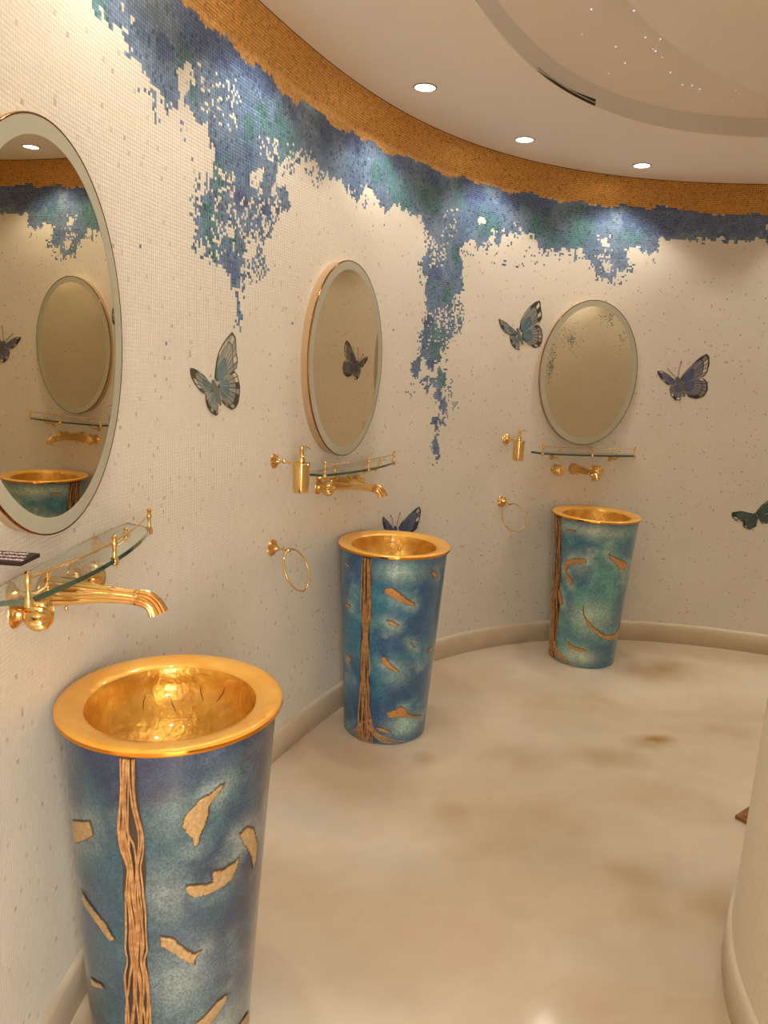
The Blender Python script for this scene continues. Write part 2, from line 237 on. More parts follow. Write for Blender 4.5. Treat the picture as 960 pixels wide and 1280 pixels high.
PATCH=[[[(-0.809,0.764),(-0.863,0.745),(-0.948,0.728),(-0.967,0.706),(-0.975,0.685),(-1.025,0.662),(-1.064,0.632),(-1.117,0.633),(-1.118,0.657),(-1.159,0.665),(-1.21,0.688),(-1.181,0.714),(-1.103,0.731),(-1.043,0.745),(-0.941,0.752),(-0.866,0.764)],[(-0.506,0.625),(-0.383,0.603),(-0.284,0.554),(-0.28,0.513),(-0.337,0.486),(-0.383,0.528),(-0.557,0.586),(-0.629,0.618)],[(-1.175,0.545),(-1.023,0.535),(-0.907,0.53),(-0.923,0.56),(-0.789,0.552),(-0.653,0.553),(-0.582,0.567),(-0.603,0.541),(-0.67,0.515),(-0.778,0.505),(-0.927,0.504),(-1.086,0.506),(-1.163,0.522)],[(-1.41,0.426),(-1.302,0.418),(-1.191,0.392),(-1.075,0.363),(-0.98,0.367),(-1.051,0.35),(-1.061,0.332),(-1.144,0.342),(-1.28,0.373),(-1.412,0.4)],[(-0.636,0.205),(-0.663,0.184),(-0.783,0.163),(-0.868,0.149),(-0.977,0.143),(-1.059,0.17),(-0.929,0.182),(-0.792,0.202)],[(-0.092,0.057),(0.112,-0.022),(-0.215,0.014),(-0.374,0.071)],[(-2.465,0.641),(-2.091,0.679),(-2.06,0.647),(-2.15,0.628),(-2.473,0.579)],[(-2.42,0.478),(-2.173,0.458),(-1.983,0.437),(-1.881,0.402),(-1.94,0.394),(-2.153,0.426),(-2.362,0.446)],[(-2.375,0.248),(-2.129,0.263),(-2.078,0.253),(-2.331,0.23)]],[[(-1.736,0.724),(-1.594,0.734),(-1.445,0.711),(-1.288,0.683),(-1.122,0.66),(-1.149,0.646),(-1.372,0.663),(-1.584,0.689),(-1.717,0.704)],[(-1.678,0.587),(-1.558,0.585),(-1.417,0.568),(-1.43,0.558),(-1.582,0.564)],[(-1.164,0.487),(-1.09,0.478),(-1.002,0.45),(-1.121,0.468)],[(-1.735,0.414),(-1.656,0.42),(-1.538,0.392),(-1.33,0.352),(-1.394,0.345),(-1.596,0.37),(-1.714,0.393)],[(-1.558,0.159),(-1.335,0.174),(-1.267,0.185),(-1.134,0.178),(-1.06,0.149),(-0.921,0.131),(-0.578,0.113),(-0.522,0.097),(-0.914,0.119),(-1.171,0.133),(-1.498,0.133)],[(-1.825,0.085),(-1.625,0.083),(-1.404,0.065),(-1.473,0.054),(-1.693,0.066)],[(-0.832,0.791),(-0.749,0.795),(-0.591,0.756),(-0.724,0.762)],[(-2.693,0.615),(-2.471,0.616),(-2.499,0.6),(-2.656,0.597)],[(-0.45,0.435),(-0.534,0.411),(-0.629,0.41),(-0.62,0.431)],[(-2.599,0.39),(-2.447,0.365),(-2.537,0.336),(-2.64,0.35)],[(-2.639,0.802),(-2.469,0.788),(-2.522,0.782),(-2.676,0.786)]],[[(-2.526,0.609),(-2.31,0.639),(-1.979,0.647),(-1.968,0.623),(-2.239,0.611),(-2.417,0.59),(-2.469,0.549),(-2.259,0.509),(-2.308,0.474),(-2.495,0.522),(-2.585,0.567)],[(-1.479,0.689),(-1.16,0.657),(-0.789,0.623),(-0.884,0.582),(-1.113,0.606),(-1.405,0.658)],[(-1.949,0.394),(-1.885,0.319),(-1.62,0.26),(-1.262,0.208),(-0.819,0.202),(-0.469,0.237),(-0.349,0.183),(-0.982,0.169),(-1.39,0.196),(-1.802,0.269),(-1.954,0.342)],[(-2.386,0.15),(-2.099,0.126),(-1.656,0.114),(-1.894,0.095),(-2.227,0.112)],[(-2.755,0.441),(-2.607,0.412),(-2.503,0.353),(-2.621,0.339),(-2.734,0.39)],[(-2.556,0.79),(-2.31,0.801),(-2.305,0.789),(-2.519,0.779)],[(-1.121,0.298),(-0.93,0.295),(-1.024,0.282)]]]
VINE=[[((-1.727,0.849),(-1.576,0.853)),((-1.772,0.74),(-1.561,0.746)),((-1.794,0.676),(-1.519,0.684)),((-1.759,0.581),(-1.509,0.587)),((-1.778,0.525),(-1.529,0.532)),((-1.743,0.442),(-1.535,0.447)),((-1.776,0.353),(-1.523,0.36)),((-1.82,0.182),(-1.518,0.192))],[((-2.17,0.855),(-1.978,0.863)),((-2.183,0.704),(-1.959,0.714)),((-2.194,0.598),(-1.929,0.61)),((-2.182,0.535),(-1.969,0.545)),((-2.211,0.374),(-1.948,0.388)),((-2.203,0.264),(-1.931,0.279)),((-2.217,0.151),(-1.895,0.169)),((-2.218,0.037),(-1.839,0.058))],[((3.089,0.839),(-2.712,0.863)),((-3.028,0.618),(-2.669,0.639)),((3.079,0.319),(-2.587,0.361)),((-3.047,0.143),(-2.682,0.17)),((3.134,0.013),(-2.614,0.054))]]
BFLY={'A':{'FR':[(8.7,1.713),(8.672,1.695),(8.645,1.674),(8.623,1.65),(8.61,1.626),(8.601,1.594),(8.596,1.563),(8.609,1.553),(8.65,1.569),(8.691,1.58),(8.717,1.591),(8.73,1.594),(8.737,1.618),(8.735,1.635),(8.728,1.645),(8.726,1.672),(8.722,1.697),(8.708,1.709)],'HR':[(8.619,1.542),(8.65,1.566),(8.696,1.585),(8.717,1.588),(8.738,1.574),(8.747,1.555),(8.755,1.536),(8.753,1.508),(8.746,1.483),(8.73,1.466),(8.704,1.459),(8.678,1.468),(8.651,1.482),(8.63,1.499),(8.615,1.521)],'FL':[(8.455,1.594),(8.472,1.593),(8.5,1.586),(8.535,1.571),(8.569,1.55),(8.584,1.537),(8.585,1.521),(8.54,1.514),(8.511,1.525),(8.482,1.545),(8.462,1.563),(8.453,1.583)],'HL':[(8.543,1.512),(8.58,1.516),(8.6,1.516),(8.613,1.497),(8.618,1.47),(8.619,1.449),(8.606,1.444),(8.581,1.453),(8.555,1.472),(8.545,1.491)],'body':[(8.577,1.558),(8.589,1.56),(8.607,1.542),(8.62,1.518),(8.636,1.48),(8.631,1.475),(8.61,1.489),(8.59,1.511),(8.577,1.537)],'roots':[(8.604,1.547),(8.612,1.539),(8.587,1.529),(8.595,1.518)],'ant':[]},'C':{'FR':[(11.023,2.038),(10.993,2.025),(10.959,1.998),(10.927,1.959),(10.905,1.917),(10.902,1.872),(10.917,1.857),(10.956,1.884),(11.007,1.904),(11.037,1.914),(11.052,1.944),(11.047,1.973),(11.037,2.001),(11.032,2.029)],'HR':[(10.923,1.849),(10.957,1.88),(11.017,1.905),(11.038,1.902),(11.059,1.879),(11.068,1.846),(11.067,1.808),(11.052,1.787),(11.021,1.777),(10.983,1.791),(10.949,1.809),(10.926,1.824)],'FL':[(10.748,1.917),(10.782,1.908),(10.821,1.894),(10.862,1.869),(10.888,1.851),(10.882,1.834),(10.839,1.835),(10.799,1.849),(10.769,1.871),(10.753,1.897)],'HL':[(10.839,1.831),(10.882,1.834),(10.9,1.819),(10.914,1.791),(10.915,1.76),(10.89,1.763),(10.861,1.779),(10.842,1.807)],'body':[(10.878,1.872),(10.89,1.879),(10.907,1.852),(10.926,1.82),(10.94,1.794),(10.933,1.79),(10.911,1.811),(10.889,1.843)],'roots':[(10.912,1.852),(10.919,1.84),(10.892,1.843),(10.899,1.831)],'ant':[]},'D':{'FR':[(12.102,1.804),(12.068,1.782),(12.026,1.737),(11.99,1.688),(11.967,1.648),(12.002,1.631),(12.056,1.653),(12.101,1.67),(12.12,1.699),(12.126,1.747),(12.118,1.789)],'HR':[(11.989,1.621),(12.038,1.647),(12.102,1.662),(12.129,1.638),(12.137,1.595),(12.121,1.556),(12.076,1.536),(12.032,1.546),(12.004,1.578)],'FL':[(11.826,1.688),(11.855,1.69),(11.901,1.669),(11.938,1.642),(11.937,1.613),(11.899,1.611),(11.856,1.642),(11.833,1.67)],'HL':[(11.919,1.607),(11.961,1.614),(11.984,1.587),(12.01,1.569),(12.009,1.545),(11.984,1.548),(11.987,1.524),(11.954,1.522),(11.926,1.55),(11.914,1.583)],'body':[(11.937,1.656),(11.955,1.662),(11.989,1.626),(12.008,1.588),(11.981,1.572),(11.953,1.604)],'roots':[(11.964,1.629),(11.97,1.624),(11.955,1.624),(11.961,1.614)],'ant':[[(11.936,1.659),(11.885,1.708)],[(11.953,1.66),(11.954,1.71),(11.961,1.753)]]},'B':{'FR':[(10.233,0.915),(10.207,0.908),(10.17,0.89),(10.133,0.87),(10.095,0.85),(10.068,0.823),(10.08,0.803),(10.131,0.783),(10.19,0.781),(10.222,0.796),(10.242,0.844),(10.249,0.891)],'HR':[(10.081,0.79),(10.191,0.772),(10.214,0.734),(10.167,0.709),(10.101,0.738)],'FL':[(9.933,0.899),(9.964,0.877),(9.997,0.851),(10.024,0.826),(10.021,0.805),(9.98,0.811),(9.943,0.835),(9.927,0.876),(9.926,0.894)],'HL':[(9.981,0.805),(10.026,0.798),(10.05,0.758),(10.016,0.751),(9.984,0.774)],'body':[(10.028,0.838),(10.045,0.835),(10.067,0.789),(10.075,0.754),(10.055,0.757),(10.031,0.798)],'roots':[(10.06,0.806),(10.076,0.791),(10.035,0.812),(10.036,0.797)],'ant':[[(10.02,0.839),(10.009,0.874),(9.992,0.897)],[(10.05,0.838),(10.057,0.861),(10.073,0.902)]]},'E':{'FR':[(12.503,0.876),(12.524,0.923),(12.555,0.957),(12.597,0.976),(12.633,0.97),(12.625,0.899),(12.574,0.884),(12.524,0.858)],'HR':[(12.515,0.857),(12.574,0.884),(12.621,0.869),(12.6,0.826),(12.548,0.815)],'FL':[(12.371,0.868),(12.42,0.883),(12.485,0.874),(12.501,0.856),(12.438,0.819),(12.401,0.82),(12.375,0.843)],'HL':[(12.437,0.829),(12.497,0.855),(12.521,0.827),(12.519,0.797),(12.486,0.771),(12.447,0.784)],'body':[(12.486,0.866),(12.498,0.88),(12.516,0.862),(12.523,0.838),(12.509,0.831)],'roots':[(12.509,0.867),(12.517,0.855),(12.497,0.857),(12.502,0.851)],'ant':[]}}
STAIN=[(1.31,3.16,.06,1),(1.24,3.13,.12,.6),(1.02,2.99,.2,.6),(.38,2.52,.14,.65),(.67,2.49,.3,.55),(.52,2.32,.2,.6),(.44,2.44,.2,.5),(.88,2.18,.13,.65),(.88,2.05,.15,.5),(.54,2.03,.25,.4),(.05,1.94,.3,.45),(.62,2.92,.25,.5),(.19,2.92,.08,.7),(-.09,2.85,.15,.5),(1.15,2.07,.15,.6),(.84,2.51,.15,.5),(1.74,3.29,.2,.5),(.89,3.55,.3,.4),(-.21,2.04,.2,.3),(.77,1.87,.2,.3),(1.67,4.01,.2,.8)]
WISP=[(-.29,2.44,.2,.5),(.34,2.4,.2,.4),(.69,2.3,.25,.5),(-.12,1.69,.3,.5),(.89,1.85,.3,.5),(.23,2.21,.3,.4),(-.07,2.64,.2,.3),(.99,2.21,.2,.5),(-.22,1.63,.3,.5)]
GLOW=[[(-1.2,.3,.07,.10,.45),(-.9,.12,.12,.07,.8),(-1.35,.52,.05,.08,.35),(-1.25,.72,.05,.06,.3)],[(-1.45,.80,.10,.045,.75),(-1.1,.09,.09,.05,.95),(-1.35,.34,.06,.06,.4)],[(-1.9,.81,.2,.04,.6),(-1.7,.3,.10,.08,.85),(-1.9,.07,.1,.05,.9),(-2.2,.62,.08,.07,.4)]]
# ================================================================ SETTING
S0,S1=7.3,5.2+SS[-1]          # wall runs from S0 round to S1 (wraps); the gap is the entrance the camera stands in
def wrap(s): return np.mod(s,SS[-1])
sg=np.linspace(S0,S1,561)
P=np.stack([wall3(wrap(sg),z,0) for z in (0,ZC+.01)]); wall=grid('wall_left',P,MT['grout'],flip=True); tag(wall,kind='structure',label='curved cream mosaic wall with gold band and blue drips')
sgb=np.linspace(S0,S1,561); P=np.stack([wall3(wrap(sgb),z,.0004) for z in (2.585,ZC)]); grid('gold_grout_band',P,MT['goldgrout'],wall,flip=True)
# --- mosaic tiles
PITCH_T=.01
_top=np.array([(-1,2.575)]+[(7.97,2.575)]+TOP); 
main=[(7.97,2.575)]+TOP+LOW[::-1]
# shift blobs stored as (s,z,r)
def tile_colors(s,z):
    n=len(s); rng=np.random.default_rng(11)
    P3=np.stack([s*1.0,z*1.0,np.zeros(n)],-1)
    j1=(noise(P3*55)-.5)*.035; j2=(noise(P3*55+9)-.5)*.045
    ss,zz=s+j1,z+j2
    u=rng.random(n); u2=rng.random(n); u3=rng.random(n)
    tz=np.interp(ss,_top[:,0],_top[:,1]); out=(s<7.97)|(s>12.34)
    tz=np.where(out,2.578+.03*(noise(np.stack([s*7,s*0,s*0],-1))-.5)*2,tz)
    gold=zz*0+z>tz-.004+j1*.4
    lowz=2.43-.06*noise(np.stack([s*4,s*0+3,s*0],-1))-.05*noise(np.stack([s*22,s*0+5,s*0],-1))
    lowz=np.where((s>12.34),lowz+.03,lowz); lowz=np.where(s<2.4,np.maximum(lowz+.07,2.44),lowz)
    blue=np.where(out,(zz>lowz),inpoly(ss,zz,main))
    for e in EXTRA: blue|=inpoly(ss,zz,e)
    # soft erosion along the edges
    for e,p in FRINGE: blue|=inpoly(ss,zz,e)&(u<p*(.4+1.2*noise(P3*40+3)))
    for e in HOLES: blue&=~(inpoly(s,z,e)&(u<.95))
    for e,p in SPARK: blue&=~(inpoly(ss,zz,e)&(u2<p*1.9*noise(P3*60+5)))
    for (a,b,ra,rb,p) in [(.76,2.04,.05,.05,.8),(.82,2.05,.17,.13,.08),(.98,1.76,.035,.16,.55),(.33,2.27,.09,.05,.3),(.15,2.1,.04,.14,.2)]:
        blue|=(np.exp(-((s-a)/ra)**2-((z-b)/rb)**2)*p>u)
    blue|=(u3<.0004)&(z>1.6)
    blue|=(z>tz-.05)&(u>.02)
    gold&=True; blue&=~gold
    # cream
    c=np.empty((n,3)); v=(u[:,None]-.5)
    cream=lin((234,226,213)); c[:]=cream*(1+.05*v)
    c[:]*=(1+.05*(noise(P3*6)-.5))[:,None]
    fl=u2<.012; c[fl]=lin((214,202,182))*(.92+.16*u3[fl,None]); fl=(u2>.012)&(u2<.0155); c[fl]=lin((194,181,161))
    # blue family
    nb=np.clip(fbm(P3*9+20,3)*1.6-.3,0,1); nf=noise(P3*26+4)
    base=lin((124,144,168))[None]*(1-nb[:,None])+lin((98,124,158))[None]*nb[:,None]
    g=np.zeros(n); ind=np.zeros(n)
    for a,b,r in GREEN: g=np.maximum(g,np.exp(-((s-a)/(r*1.3))**2-((z-b)/(r*1.5))**2))
    for a,b,r in INDIGO: ind=np.maximum(ind,np.exp(-((s-a)/(r*1.7))**2-((z-b)/(r*1.2))**2))
    g2=np.where(out,np.clip(noise(P3*5+40)*2-1,0,1),0); g=np.maximum(g,g2)
    ind=np.where(out,np.clip((z-2.52)/.05,0,1),ind)
    g=np.clip((g*(.4+1.2*nf)-.32)*3,0,.75)[:,None]; ind=np.clip((ind*(.4+1.2*nf)-.28)*3,0,.8)[:,None]
    b=base*(1-g)+lin((86,132,134))*g; b=b*(1-ind)+lin((80,98,142))*ind
    b*=(.84+.32*u3)[:,None]*(.78+.44*noise(np.stack([np.floor(s*22)*.37,np.floor(z*26)*.41,s*0],-1)*9.7))[:,None]
    dk=u<.09; b[dk]*=.5; lt=(u>.93); b[lt]*=1.25
    c[blue]=b[blue]
    gc=lin((226,170,90))*(.85+.3*u[:,None]); gc[u2<.05]*=.65; c[gold]=gc[gold]
    return c,gold
def tiles(sa,sb,sides,name):
    s=np.arange(sa,sb,PITCH_T)+PITCH_T/2; z=np.arange(.125,ZC-.004,PITCH_T)+PITCH_T/2
    Sg,Zg=[a.ravel() for a in np.meshgrid(s,z,indexing='ij')]; Sw=wrap(Sg); col,gold=tile_colors(Sw,Zg); n=len(Sg)
    rng=np.random.default_rng(5); h=np.where(gold,.0039,.0044); hb=np.where(gold,.0044,.0048)
    tx=rng.normal(0,1,n)*np.where(gold,.00035,.00008); ty=rng.normal(0,1,n)*np.where(gold,.00035,.00008)
    cs=[(-1,-1),(1,-1),(1,1),(-1,1)]
    top=[wall3(wrap(Sg+a*h),Zg+b*h,.0012+a*tx+b*ty) for a,b in cs]
    if sides:
        V=np.stack(top+[wall3(wrap(Sg+a*hb),Zg+b*hb,.0001) for a,b in cs],1).reshape(-1,3)
        F=np.array([[3,2,1,0],[0,1,5,4],[1,2,6,5],[2,3,7,6],[3,0,4,7]]); k=8
    else:
        V=np.stack(top,1).reshape(-1,3); F=np.array([[3,2,1,0]]); k=4
    Q=(np.arange(n)[:,None,None]*k+F[None]).reshape(-1,4); m=len(F)
    o=fast(name,V,Q,[MT['tile'],MT['goldtile']],wall,np.repeat(col,m,0),'FACE',np.repeat(gold.astype(int),m))
    return tag(o,kind='stuff')
tiles(S0,12.95,True,'mosaic_tiles')
tiles(12.95,2.4+SS[-1],False,'mosaic_tiles')
# baseboard following the wall: profile (off,z)
pr=[(.0,0),(.016,0),(.016,.108),(.0145,.118),(.008,.124),(.0,.126)]
P=np.stack([wall3(wrap(sg),z+0*sg,o) for o,z in pr]); tag(grid('baseboard_left',P,MT['base'],flip=True),kind='structure',label='stone baseboard along the curved wall')
# --- rounded inner wall at the right
KX,KY,KR=1.966,1.44,1.0
th=np.linspace(0,2*PI,241)[:-1]
P=np.stack([np.stack([KX+KR*np.cos(th),KY+KR*np.sin(th),z+0*th],-1) for z in (0,2.8)]); tag(grid('wall_right',P,MT['core'],closed=True),kind='structure',label='rounded pale mosaic wall at the right edge')
P=np.stack([np.stack([KX+(KR+o*.7)*np.cos(th),KY+(KR+o*.7)*np.sin(th),z+0*th],-1) for o,z in pr]); tag(grid('baseboard_right',P,MT['core'],closed=True),kind='structure',label='baseboard round the inner wall')
# --- floor
gx=np.arange(-1.6,4.61,.03); gy=np.arange(-2.2,4.9,.03); X,Y=np.meshgrid(gx,gy); PP=np.stack([X,Y,0*X],-1)
wx=X+.18*(fbm(PP*2.2)-.5)*2; wy=Y+.1*(fbm(PP*2.2+8)-.5)*2; W3=np.stack([wx*.9+wy*.25,wy*1.5,0*X],-1)
nz=np.clip((fbm(W3*1.7+3,5)-.5)*3.2+.35,0,1); nb=np.clip((fbm(W3*1.3+31,5)-.52)*4,0,1)
A=nz*.42; B=nb*.35
for x,y,r,k in STAIN: A=np.maximum(A,k*.95*np.exp(-(((wx-x)/(r*1.15))**2+((wy-y)/(r*.75))**2))*(.55+.9*fbm(PP*9+2,3)))
for x,y,r,k in WISP: B=np.maximum(B,k*.9*np.exp(-(((wx-x)/r)**2+((wy-y)/(r*.6))**2))*(.4+1.2*fbm(PP*6+12,3)))
c=np.broadcast_to(lin((232,217,196)),X.shape+(3,)).copy()
c=c*(1-B[...,None]*.8)+lin((196,196,186))*B[...,None]*.8
c=c*(1-A[...,None])+lin((178,142,88))*A[...,None]
c*=(.97+.06*noise(PP*30))[...,None]
tag(grid('floor',PP,MT['floor'],tint=c.reshape(-1,3)),kind='structure',label='glossy cream resin floor with brown cloudy stains')
# --- ceiling: flat ring, riser, recess
LA=np.radians([-180,-100,0,60,93.6,111,121.6,137.8,157,180]); LO=[.65,.75,.85,.85,.82,.774,.755,.71,.657,.65]
def lipoff(a): return np.interp((a+PI)%(2*PI)-PI,LA,LO)
ta=np.linspace(0,2*PI,361)[:-1]
def ring(off,z): return np.concatenate([wallpt(ta,off),np.full((len(ta),1),z)],1)
lo=lipoff(ta)
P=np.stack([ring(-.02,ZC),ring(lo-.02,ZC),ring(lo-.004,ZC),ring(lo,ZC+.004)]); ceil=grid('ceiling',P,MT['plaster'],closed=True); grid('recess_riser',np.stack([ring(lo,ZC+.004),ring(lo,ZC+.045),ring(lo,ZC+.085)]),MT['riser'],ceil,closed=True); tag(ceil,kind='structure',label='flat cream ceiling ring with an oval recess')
rr=wallr(ta)-lo
rows=[]
for k,dz in [(1,.085),(1-.02,.1),(.95,.125),(.88,.15),(.8,.165),(.6,.175),(.3,.18),(.02,.18)]:
    rows.append(np.stack([WCX+rr*k*np.cos(ta),WCY+rr*k*np.sin(ta),np.full(len(ta),ZC+dz)],-1))
tag(grid('recess_dome',np.stack(rows),MT['recess'],ceil,closed=True))
# lower inner panel of the recess, its edge sweeping across
ipts=np.array([(.662,2.602),(.928,2.919),(1.205,3.163),(1.503,3.363)])
CX,CY,CR=3.05,1.0,2.86; 
_A=np.c_[2*ipts,np.ones(4)]; _s=np.linalg.lstsq(_A,(ipts**2).sum(1),rcond=None)[0]; CX,CY=_s[:2]; CR=math.sqrt(_s[2]+CX*CX+CY*CY)
dirs=np.stack([np.cos(ta),np.sin(ta)],-1); oc=np.array([WCX-CX,WCY-CY]); bq=dirs@oc; rc=-bq+np.sqrt(np.maximum(bq*bq-(oc@oc-CR*CR),0))
ri=np.minimum(rc,.93*rr); 
for _ in range(6): ri=(np.roll(ri,1)+ri*2+np.roll(ri,-1))/4
zb=ZC+.055
rows=[np.stack([WCX+(ri*k)*np.cos(ta),WCY+(ri*k)*np.sin(ta),np.full(len(ta),z)],-1) for k,z in [(1,zb+.13),(1,zb+.012),(.995,zb+.003),(.985,zb),(.7,zb),(.35,zb),(.01,zb)]]
tag(grid('recess_panel',np.stack(rows),MT['plaster'],ceil,closed=True))
# star points scattered over the recess band
rng=np.random.default_rng(3); mb=MB()
for k in range(260):
    a=rng.uniform(0,2*PI); i=int(a/(2*PI)*360)%360; f=rng.uniform(ri[i]/rr[i]+.02,.97) if ri[i]/rr[i]<.93 else .95
    z=ZC+np.interp(f,[.6,.8,.88,.95,.98,1],[.175,.165,.15,.125,.1,.085])-.001; x=WCX+rr[i]*f*math.cos(a); y=WCY+rr[i]*f*math.sin(a); r=rng.uniform(.0018,.004)
    mb.add([(x-r,y,z),(x,y-r,z),(x+r,y,z),(x,y+r,z),(x,y,z-r*.7)],[(0,1,4),(1,2,4),(2,3,4),(3,0,4)])
tag(mb.build('star_points',MT['star'],ceil,0),kind='stuff')
# lobby behind the camera
mb=MB(); mb.box(-1.5,-1.4,-2.2,1.25,0,ZC); tag(mb.build('wall_lobby_left',MT['lobby'],None,0),kind='structure')
mb=MB(); mb.box(-1.5,4.4,-2.3,-2.2,0,ZC); tag(mb.build('wall_front',MT['lobby'],None,0),kind='structure')
mb=MB(); mb.box(4.3,4.4,-2.2,.2,0,ZC); tag(mb.build('wall_lobby_right',MT['lobby'],None,0),kind='structure')
mb=MB(); mb.box(-1.5,4.4,-2.3,-.62,ZC+.012,ZC+.05); tag(mb.build('ceiling_lobby',MT['plaster'],None,0),kind='structure')
mb=MB(); mb.box(-1.5,-.8,-.62,1.3,ZC+.012,ZC+.05); mb.build('ceiling_lobby_strip',MT['plaster'],bpy.data.objects['ceiling_lobby'],0)
# ================================================================ LIGHTS IN THE ROOM AND ADDED LOBBY FILL
def lamp(name,kind,loc,W,parent=None,**k):
    d=bpy.data.lights.new(name,kind); d.energy=W; d.color=LAMP_COL
    for a,b in k.items(): setattr(d,a,b)
    o=bpy.data.objects.new(name,d); COL.objects.link(o); o.location=loc
    if parent: o.parent=parent
    return o
ORD=['first','second','third','fourth','fifth','sixth','seventh','eighth','ninth','tenth']
LBL={7.9:'recessed ceiling downlight above the largest mirror, just outside the picture',8.8:'recessed ceiling downlight between the largest and middle mirrors, outside the picture',9.7:'recessed ceiling downlight nearest the camera, above the middle basin',10.587:'recessed ceiling downlight between the middle and far ones',11.463:'recessed ceiling downlight farthest right, above the far basin'}
for s in [7.90,8.80,9.70,10.587,11.463,12.8,13.5,14.2,15.05,15.95,16.85,17.75,18.6,19.5,20.4]:
    p=wall3(wrap(s),ZC,.235 if s>9 else .25); lb=LBL.get(s)
    if lb is None: lb='recessed ceiling downlight, %s to the right of the far basin lamp'%ORD.pop(0)
    g='recessed downlights round the ceiling'
    e=empty('downlight',p,lb,'ceiling light',g)
    MB().lathe([(.0415,-.001),(.042,-.004),(.046,-.0045),(.0475,-.003),(.048,0),(.0415,0)],seg=40,close=False).build('trim_ring',MT['trimring'],e)
    MB().lathe([(.0405,-.0008),(.041,-.002),(.03,-.003),(.001,-.0032)],seg=40).build('lens',MT['lens'],e)
    lamp('downlight_lamp','SPOT',(0,0,-.012),SPOT_W,e,spot_size=math.radians(118),spot_blend=.5,shadow_soft_size=.035)
e=empty('lobby_light',(.9,-1.4,ZC+.012),'square ceiling panel lamp in the lobby behind the camera','ceiling light')  # unseen panel, added to give the room more fill light
MB().box(-.32,.32,-.32,.32,-.03,0).build('frame',MT['white'],e,0); MB().box(-.3,.3,-.3,.3,-.034,-.0301).build('diffuser',MT['lens'],e,0)
lamp('panel_lamp','AREA',(0,0,-.045),HALL_W,e,shape='SQUARE',size=.6)
lamp('entrance_daylight','AREA',(1.5,-2.12,1.3),DAY_W,None,shape='RECTANGLE',size=2.6,size_y=2.0).rotation_euler=(PI/2,0,0)  # invented daylight, added as fill for the dark ceiling
bpy.data.objects['entrance_daylight'].data.color=(1,.97,.92)
wn=MB().box(.14,2.86,-2.2,-2.17,.24,.3).box(.14,2.86,-2.2,-2.17,2.3,2.36).box(.14,.2,-2.2,-2.17,.3,2.3).box(2.8,2.86,-2.2,-2.17,.3,2.3).box(1.47,1.53,-2.2,-2.17,.3,2.3).build('window_1',MT['white'],None,0); tag(wn,kind='structure')  # made-up window frame round the fill light
MB().box(.2,1.47,-2.195,-2.18,.3,2.3).build('pane',MT['day'],wn,0); MB().box(1.53,2.8,-2.195,-2.18,.3,2.3).build('pane',MT['day'],wn,0)
